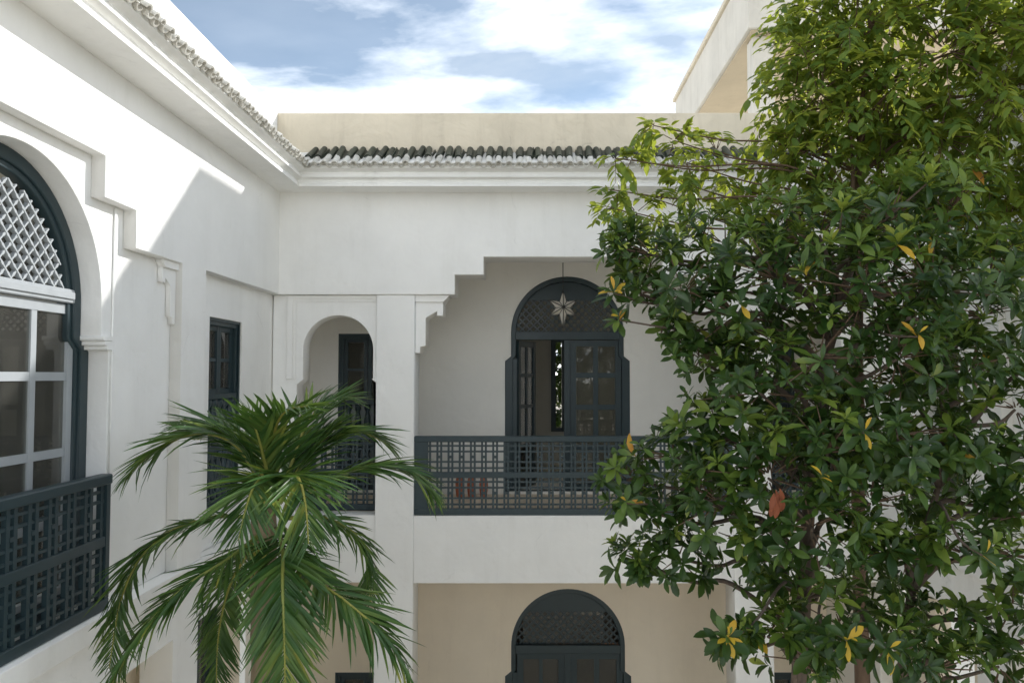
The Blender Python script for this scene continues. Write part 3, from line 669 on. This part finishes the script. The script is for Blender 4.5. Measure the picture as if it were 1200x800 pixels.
def rand_dir(r):
    while True:
        v = Vector((r.uniform(-1, 1), r.uniform(-1, 1), r.uniform(-1, 1)))
        if .05 < v.length < 1: return v.normalized()
def rosette(r, p, axis, n_, size, young=False):
    o = []; axis = axis.normalized(); a = axis.orthogonal().normalized(); b = axis.cross(a); ph = r.uniform(0, 6.28)
    for i in range(n_):
        t = ph + 2.4 * i; q = i / max(1, n_ - 1)
        el = R(r.uniform(18, 38) if young else 62 - 48 * (1 - q) + r.uniform(-12, 12))
        if not young: el = R(85 - 55 * q + r.uniform(-12, 12))
        d = (a * math.cos(t) + b * math.sin(t)) * math.sin(el) + axis * math.cos(el) + Vector((0, 0, -.12))
        s = size * (1.05 - .35 * q) * r.uniform(.65, 1.2)
        o.append((r.randrange(3), frame(d, axis + Vector((0, 0, .3)), p + axis * (.035 * q), s, r.uniform(-.35, .35), r.uniform(.75, 1.15))))
    return o

# ---- broad-leaved tree, in front on the right
CLA = [(0.57,5.00,6.70,0.16),(0.77,4.95,6.65,0.24),(0.93,4.80,6.39,0.27),(0.69,4.90,6.40,0.15),(1.24,5.00,6.71,0.24),(1.23,4.75,6.26,0.31),(1.03,4.80,6.00,0.22),(0.81,4.90,6.14,0.14),(1.47,4.70,6.46,0.33),(1.80,4.90,6.77,0.32),(2.04,4.50,6.75,0.29),(2.38,4.50,6.82,0.27),(1.87,4.45,6.38,0.33),(2.23,4.40,6.37,0.33),(2.67,4.60,6.49,0.25),(2.03,4.40,5.99,0.33),(1.64,4.50,6.00,0.34),(2.51,4.50,5.95,0.27),(2.86,4.70,5.70,0.20),(1.33,4.60,5.80,0.30),(1.10,4.70,5.55,0.25),(0.86,4.75,5.42,0.23),(0.59,4.85,5.27,0.16),(0.74,4.80,5.08,0.22),(0.65,4.90,4.78,0.12),(0.89,4.80,4.81,0.17),(1.08,4.60,5.17,0.27),(1.33,4.45,5.33,0.29),(1.62,4.35,5.48,0.28),(2.02,4.40,5.57,0.28),(2.40,4.50,5.52,0.22),(2.81,4.70,5.40,0.15),(1.27,4.60,4.93,0.22),(1.51,4.30,5.08,0.28),(1.87,4.40,5.20,0.24),(2.31,4.60,5.41,0.20),(1.80,4.40,4.92,0.21),(2.12,4.50,4.88,0.17),(2.33,4.30,4.94,0.19),(2.58,4.30,4.94,0.18),(1.48,4.90,4.60,0.15),(1.70,4.40,4.53,0.21),(1.33,4.50,4.45,0.14),(1.09,4.40,4.48,0.11),(1.49,4.40,4.35,0.21),(1.93,4.35,4.43,0.21),(2.28,4.50,4.27,0.19),(2.67,4.60,4.25,0.22),(2.18,4.80,4.58,0.14),(2.88,4.60,5.12,0.20),(3.08,4.70,6.10,0.30),(3.01,4.60,4.44,0.30),(1.88,5.30,6.41,0.34),(2.44,5.30,5.84,0.40),(1.55,5.20,5.46,0.33),(2.10,5.20,5.24,0.33),(2.67,5.20,6.01,0.33),(1.42,5.30,6.01,0.28),(2.23,5.30,6.81,0.34),(1.11,5.20,5.13,0.22),(1.96,5.40,5.67,0.35),(2.67,5.40,6.54,0.35),(3.02,5.30,6.30,0.23),(1.87,5.20,4.53,0.17),(2.65,5.30,5.00,0.14),(2.75,4.60,4.58,0.16),(2.41,4.70,4.50,0.14),(2.70,4.70,5.15,0.13)]
YEL = [ (1.01,4.15,4.55),(1.70,4.05,5.61),(1.49,4.10,5.38),(1.61,4.10,4.56),(1.79,4.05,4.53),(2.25,4.00,5.01),(0.56,4.60,5.17),(1.70,4.30,6.78),(2.14,4.25,6.93),(1.95,4.20,6.58),(0.51,4.75,6.39),(0.54,4.75,6.23),(1.29,4.15,5.30),(2.00,4.10,6.10) ]
def limb(bm, a, b, r0, r1, r, sag=.12, n_=6):
    a, b = Vector(a), Vector(b); L = (b - a).length
    m1 = a.lerp(b, .35) + Vector((r.uniform(-1, 1), r.uniform(-1, 1), 1.2)) * L * sag; m2 = a.lerp(b, .7) + Vector((r.uniform(-1, 1), r.uniform(-1, 1), .3)) * L * sag * .6
    P = catmull([a, m1, m2, b], n_); tube_into(bm, P, [r0 + (r1 - r0) * i / (len(P) - 1) for i in range(len(P))], 7)
r = random.Random(11)
TR = thing('broadleaf_tree', 'tall dark green tree with glossy leaf rosettes filling the right side', 'tree', (1.75, 5.0, 0))
O = Vector((1.75, 5.0, 0))
bm = bmesh.new()
axis = [(1.68, 5.05, 0), (1.66, 5.0, 1.6), (1.62, 4.95, 3.2), (1.68, 4.98, 4.3), (1.78, 5.02, 5.4), (1.92, 5.0, 6.3)]
tp = catmull([Vector(p) - O for p in axis], 5); tube_into(bm, tp, [.085 - .062 * i / (len(tp) - 1) for i in range(len(tp))], 10)
part('trunk', bm, 'grey_bark', TR, smooth=True)
bm = bmesh.new()
axis2 = [(2.15, 5.0, 0), (2.2, 4.95, 2.0), (2.22, 4.9, 3.6), (2.3, 4.85, 4.6), (2.5, 4.8, 5.4)]
tp2 = catmull([Vector(p) - O for p in axis2], 5); tube_into(bm, tp2, [.06 - .045 * i / (len(tp2) - 1) for i in range(len(tp2))], 9)
part('trunk', bm, 'grey_bark', TR, smooth=True)
limbs = bmesh.new(); twigs = bmesh.new()
items, ctr = [], []
young, yellow, dry, lit_tops = [], [], [], []
stems = tp + tp2
for cx, cy, cz, cr_ in CLA:
    c = Vector((cx, cy, cz)) - O
    src = min((s for s in stems if s.z < c.z + .1), key=lambda s: (s - c).length + abs(c.z - .45 - s.z) * .6)
    limb(limbs, src, c, .016 + cr_ * .02, .008, r)
    k = int(11 + 235 * cr_ * cr_)
    for i in range(k):
        d = (rand_dir(r) + Vector((0, -.2, .38))).normalized()
        rad = cr_ * (r.uniform(.5, 1.15))
        p = c + Vector((d.x * rad * 1.2, d.y * rad, d.z * rad * .95))
        ax = (d + Vector((r.uniform(-.4, .4), r.uniform(-.5, .1), r.uniform(.3, .9))))
        if r.random() < .5: tube_into(twigs, [c + d * rad * .2, p - ax.normalized() * .03], [.005, .003], 4)
        rs = rosette(r, p, ax, r.randint(6, 12), r.choice((.075, .10, .115, .125, .14)) * r.uniform(.9, 1.1))
        if r.random() < .05 and rad > cr_ * .8: young += rosette(r, p + ax.normalized() * .02, ax, r.randint(4, 6), r.uniform(.075, .10), True)
        (lit_tops if (d.z > .25 and rad > cr_ * .8 and r.random() < .8) else items).extend(rs)  # upper outer rosettes take the colour with the top light painted in
for i, p in enumerate(YEL):
    p = Vector(p) - O; ax = Vector((r.uniform(-.3, .3), -.75, .55))
    if i in (7, 8, 9): young += rosette(r, p, Vector((0, -.35, 1)), 8, .13, True); items += rosette(r, p, ax, 9, .13)
    elif i == 12:
        for q in range(9): dry.append((r.randrange(3), frame(Vector((r.uniform(-.4, .4), r.uniform(-.5, .1), -1)), (0, -1, .2), p + Vector((r.uniform(-.03, .03), 0, r.uniform(-.05, .05))), r.uniform(.07, .10))))
    else:
        yellow += rosette(r, p, ax, r.randint(2, 4) if i else 6, .10 if i else .12); items += rosette(r, p + Vector((0, .03, -.01)), ax, 9, .13)
    src = min(stems, key=lambda s: (s - p).length); limb(limbs, src, p, .012, .005, r)
part('branches', limbs, 'grey_bark', TR, smooth=True)
tg = part('twigs', twigs, 'brown_bark', TR); tag(tg, None, kind='stuff')
# the leaves that show largest are single pieces, the rest one mass
eye = Vector((0, 0, EYE)) - O
def big(it):
    m_ = it[1]; v = (m_.translation - eye); n3 = m_.to_3x3() @ Vector((0, 0, 1)); s = m_.col[1].to_3d().length
    return s * s * abs(n3.normalized().dot(v.normalized())) / v.length_squared * (1.0 if m_.translation.y < -.1 else .4)
items.sort(key=big, reverse=True)
turn = [items.pop(r.randrange(60, 900)) for _ in range(22)]; yellow += turn[:10]; young += turn[10:]
nsing = 300 - len(young) - len(yellow) - len(dry)
for k, mt in yellow: single('leaf', BROAD, k, mt, 'yellow_leaf', TR)
for k, mt in dry: single('leaf', BROAD, k, mt, 'dry_leaf', TR)
ys = young[-24:]; yj = young[:-24]
for k, mt in ys: single('leaf', BROAD, k, mt, 'young_leaf', TR)
nsing = 300 - len(ys) - len(yellow) - len(dry)
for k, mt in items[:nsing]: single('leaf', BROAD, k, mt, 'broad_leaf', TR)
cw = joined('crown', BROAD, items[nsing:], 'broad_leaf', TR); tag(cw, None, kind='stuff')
cw = joined('lit_clump_tops', BROAD, lit_tops, 'lit_top_leaf', TR); tag(cw, None, kind='stuff')
cw = joined('young_shoots', BROAD, yj, 'young_leaf', TR); tag(cw, None, kind='stuff')

# ---- fine-leaved tree behind it
CLB = [(2.32,5.60,8.34,0.45),(2.05,5.80,8.30,0.29),(1.95,5.80,7.92,0.25),(2.07,5.60,7.91,0.36),(2.47,5.40,7.84,0.38),(2.83,5.30,8.09,0.40),(3.17,5.30,7.80,0.34),(3.24,5.30,8.27,0.34),(2.81,5.40,7.54,0.35),(3.22,5.50,7.33,0.29),(2.06,5.60,7.48,0.31),(1.87,5.80,7.53,0.21),(2.49,5.60,7.42,0.33),(1.85,5.70,7.16,0.23),(1.63,5.80,7.00,0.17),(3.02,5.70,7.26,0.31),(3.39,5.60,6.99,0.24),(2.33,5.60,8.84,0.48),(2.79,5.30,8.74,0.51),(3.37,5.30,8.68,0.51),(2.06,5.80,8.62,0.24),(3.70,5.40,8.02,0.46),(3.75,5.50,7.33,0.41),(2.66,5.50,9.34,0.53),(3.45,5.50,9.41,0.47),(3.32,6.00,7.92,0.39),(2.58,6.10,7.95,0.39),(2.14,6.00,7.20,0.32),(2.90,6.10,7.22,0.39),(3.43,6.00,7.07,0.32),(1.73,5.90,7.66,0.10),(1.38,5.80,7.55,0.15),(1.14,5.70,7.44,0.12),(1.05,5.70,7.60,0.11),(0.90,5.70,7.71,0.10),(1.11,5.70,7.29,0.13),(0.95,5.70,7.16,0.12),(0.77,5.70,7.07,0.12),(0.63,5.70,7.10,0.09),(0.62,5.70,7.47,0.07),(0.74,5.70,7.46,0.06),(1.44,5.80,7.31,0.14),(1.31,5.80,7.06,0.10),(0.59,5.70,7.24,0.07)]
r = random.Random(23)
O = Vector((2.4, 5.75, 0))
TF = thing('feathery_tree', 'taller light green fine-leaved tree rising behind the glossy tree', 'tree', tuple(O))
bm = bmesh.new()
axis = [(2.42, 5.8, 0), (2.40, 5.8, 2.5), (2.36, 5.75, 5), (2.35, 5.65, 6.9), (2.40, 5.6, 8.0), (2.5, 5.55, 8.9)]
tp = catmull([Vector(p) - O for p in axis], 6); tube_into(bm, tp, [.07 - .055 * i / (len(tp) - 1) for i in range(len(tp))], 9)
part('trunk', bm, 'brown_bark', TF, smooth=True)
bm = bmesh.new(); tpb = catmull([Vector(p) - O for p in ((2.38, 5.7, 5.6), (2.28, 5.6, 6.8), (2.28, 5.55, 7.4), (2.2, 5.5, 8.1))], 6); tube_into(bm, tpb, [.022 - .014 * i / (len(tpb) - 1) for i in range(len(tpb))], 7)
part('trunk', bm, 'brown_bark', TF, smooth=True)
limbs = bmesh.new(); twigs = bmesh.new(); items = []
for cx, cy, cz, cr_ in CLB:
    c = Vector((cx, cy, cz)) - O
    src = min((s for s in tp if s.z < c.z - .05), key=lambda s: (s - c).length + abs(c.z - .5 - s.z) * .5)
    limb(limbs, src, c, .008 + cr_ * .016, .004, r, .06)
    for i in range(int(3 + 400 * cr_ * cr_)):
        d = rand_dir(r); rad = cr_ * r.uniform(.35, 1.1); p = c + d * rad
        ax = (d + Vector((r.uniform(-.5, .5), r.uniform(-.5, .3), r.uniform(-.5, .5)))).normalized()
        L = r.uniform(.13, .22) * min(1, .55 + cr_ * 1.6); n_ = r.randint(7, 12); sp = []
        for q in range(n_):
            t = q / (n_ - 1); pp = p + ax * L * t + Vector((0, 0, -.32 * L * t * t * 2)); sp.append(pp)
            sd_ = ax.cross(Vector((0, 0, 1))); sd_ = (sd_ if sd_.length > .05 else Vector((1, 0, 0))).normalized() * (1 if q % 2 else -1)
            dd = sd_ * .8 + ax * .6 + Vector((r.uniform(-.2, .2), r.uniform(-.2, .2), r.uniform(-.75, -.05)))
            items.append((r.randrange(2), frame(dd, (r.uniform(-.3, .3), r.uniform(-.5, .1), 1), pp, r.uniform(.070, .125), r.uniform(-.6, .6))))
        if r.random() < .5: tube_into(twigs, [c + d * rad * .2, p, sp[-1]], [.004, .003, .0015], 4)
part('branches', limbs, 'brown_bark', TF, smooth=True)
tag(part('twigs', twigs, 'brown_bark', TF), None, kind='stuff')
tag(joined('crown', SMALL, items, 'fine_leaf', TF), None, kind='stuff')

# ---- palm
FR = [[(-1.65,5.20,5.10),(-1.68,5.10,5.34),(-1.70,5.00,5.54),(-1.74,4.95,5.67)],
[(-1.61,5.20,5.10),(-1.50,5.25,5.30),(-1.39,5.30,5.47),(-1.24,5.30,5.60)],
[(-1.68,5.20,5.08),(-1.85,5.10,5.44),(-2.06,5.00,5.54),(-2.29,4.95,5.45),(-2.46,4.90,5.29)],
[(-1.71,5.20,4.98),(-2.01,5.10,5.00),(-2.35,5.05,4.86),(-2.54,5.05,4.55),(-2.62,5.05,4.08)],
[(-1.70,5.20,4.91),(-1.81,4.90,4.80),(-2.03,4.70,4.65),(-2.24,4.60,4.39),(-2.43,4.60,4.03)],
[(-1.63,5.20,4.91),(-1.44,4.70,4.89),(-1.36,4.45,4.71),(-1.33,4.40,4.44),(-1.32,4.40,4.07)],
[(-1.58,5.20,4.91),(-1.32,4.80,4.73),(-1.04,4.60,4.61),(-0.79,4.55,4.41),(-0.62,4.55,4.11)],
[(-1.56,5.20,4.98),(-1.33,5.20,4.98),(-1.13,5.20,4.88),(-1.03,5.20,4.69),(-1.02,5.20,4.44)],
[(-1.56,5.20,5.06),(-1.33,5.20,5.20),(-1.09,5.20,5.30),(-0.81,5.20,5.30),(-0.59,5.20,5.13)],
[(-1.61,5.20,5.13),(-1.56,5.30,5.34),(-1.49,5.40,5.59),(-1.36,5.50,5.74),(-1.23,5.60,5.74)],
[(-1.66,5.20,5.13),(-1.63,5.10,5.41),(-1.58,5.00,5.59),(-1.48,4.90,5.69),(-1.33,4.80,5.72)],
[(-1.68,5.20,5.10),(-1.82,5.30,5.37),(-1.99,5.40,5.51),(-2.21,5.50,5.58),(-2.44,5.60,5.58)],
[(-1.63,5.20,5.08),(-1.58,4.80,5.28),(-1.56,4.55,5.27),(-1.57,4.45,5.16),(-1.59,4.40,5.00)],
[(-1.61,5.20,5.08),(-1.42,4.80,5.30),(-1.31,4.60,5.28),(-1.25,4.50,5.15),(-1.22,4.45,4.97)],
[(-1.65,5.20,4.91),(-1.93,5.50,4.67),(-2.13,5.70,4.38),(-2.21,5.75,4.04),(-2.22,5.75,3.67)],
[(-1.63,5.20,5.08),(-1.47,5.40,5.38),(-1.31,5.50,5.50),(-1.15,5.60,5.50),(-0.96,5.65,5.39)]]
r = random.Random(7)
O = Vector((-1.70, 5.2, 0))
PT = thing('palm_tree', 'green palm with arching feathery fronds in front of the corner', 'palm', tuple(O))
top = Vector((-1.72, 5.2, 5.05)) - O
bm = bmesh.new(); pp = [Vector((0, 0, 0)), Vector((.05, .02, 1.6)), Vector((.02, .0, 3.4)), top]
pc = catmull(pp, 10); tube_into(bm, pc, [.12 - .045 * i / 30 + (.008 if i % 2 else 0) for i in range(len(pc))], 14)
part('trunk', bm, 'palm_fibre', PT, smooth=True)
bm = bmesh.new(); pc = [top + Vector((0, 0, z)) for z in (-.5, -.3, -.1, .12, .3)]; tube_into(bm, pc, [.075, .085, .075, .05, .025], 12)
part('crownshaft', bm, 'palm_rib', PT, smooth=True)
allf = []
for fi, f in enumerate(FR):
    P = catmull([Vector(p) - O for p in f], 10)
    bm = bmesh.new(); tube_into(bm, P, [.016 - .0125 * i / (len(P) - 1) for i in range(len(P))], 6)
    rc_ = part('frond', bm, 'palm_rib', PT, smooth=True)
    # arc length
    L = [0]
    for a, b in zip(P, P[1:]): L.append(L[-1] + (b - a).length)
    tot = L[-1]; n_ = int(tot / .022); its = []
    for k in range(n_):
        t = .12 + .88 * (k + .5) / n_; s = t * tot; j = max(i for i in range(len(L)) if L[i] <= s); j = min(j, len(P) - 2)
        q = P[j].lerp(P[j + 1], (s - L[j]) / max(1e-6, L[j + 1] - L[j])); tg_ = (P[j + 1] - P[j]).normalized()
        side = tg_.cross(Vector((0, 0, 1)))
        if side.length < .25: side = tg_.cross(Vector((0, -.9, .45)))
        side.normalize(); nrm = side.cross(tg_).normalized()
        if nrm.z < 0 and abs(tg_.z) < .9: nrm = -nrm
        ln = (.14 + .29 * math.sin(PI * min(1, t * .95 + .08)) ** .8) * r.uniform(.8, 1.12) * min(1.15, .72 + .28 * tot / 1.0) * (.78 if min(q_.z for q_ in P) < 4.75 else 1.0)
        for sg in (-1, 1):
            fwd = .75 + .9 * t + r.uniform(-.15, .25)
            d = side * sg + tg_ * fwd + nrm * r.uniform(-.1, .35) + Vector((0, 0, -1)) * r.uniform(-.05, .45) * (1 - abs(tg_.z))
            its.append((r.choices((0, 1, 2, 3), (2, 3, 3, 1))[0], frame(d, nrm + Vector((0, -.2, .4)), q, ln, r.uniform(-.5, .5), r.uniform(.75, 1.1))))
    allf.append((rc_, its))
eye = Vector((0, 0, EYE)) - O
rank = sorted(((it[1].col[1].to_3d().length / (it[1].translation - eye).length * r.uniform(.85, 1.15), fi, k) for fi, (_, its) in enumerate(allf) for k, it in enumerate(its)), reverse=True)
chosen = {(fi, k) for _, fi, k in rank[:300]}
for fi, (o, its) in enumerate(allf):
    rest = [it for k, it in enumerate(its) if (fi, k) not in chosen]
    for k, it in enumerate(its):
        if (fi, k) in chosen: single('leaflet', BLADE, it[0], it[1], 'palm_leaf', o)
    if rest: tag(joined('leaflets', BLADE, rest, 'palm_leaf', o), None, kind='stuff')

# ---- greenery outside the room's slit window
r = random.Random(31)
SH = thing('shrub', 'sunlit green shrub seen through the slit window of the room', 'shrub', (.7, 16.3, 0))
items = []
stem = bmesh.new()
for i in range(7):
    x = r.uniform(-.7, .7); y = r.uniform(-.4, .4); P = catmull([Vector((x * .3, y * .3, 0)), Vector((x * .7, y * .7, 3.0)), Vector((x, y, 6.6))], 8); tube_into(stem, P, [.04 - .03 * k / (len(P) - 1) for k in range(len(P))], 6)
    for k in range(520):
        q = P[r.randrange(9, len(P))] + Vector((r.uniform(-.45, .45), r.uniform(-.45, .45), r.uniform(-.5, .4)))
        items.append((r.randrange(3), frame(rand_dir(r), (0, 0, 1), q, r.uniform(.14, .24))))
part('stems', stem, 'brown_bark', SH, smooth=True); tag(joined('foliage', BROAD, items, 'broad_leaf', SH), None, kind='stuff')
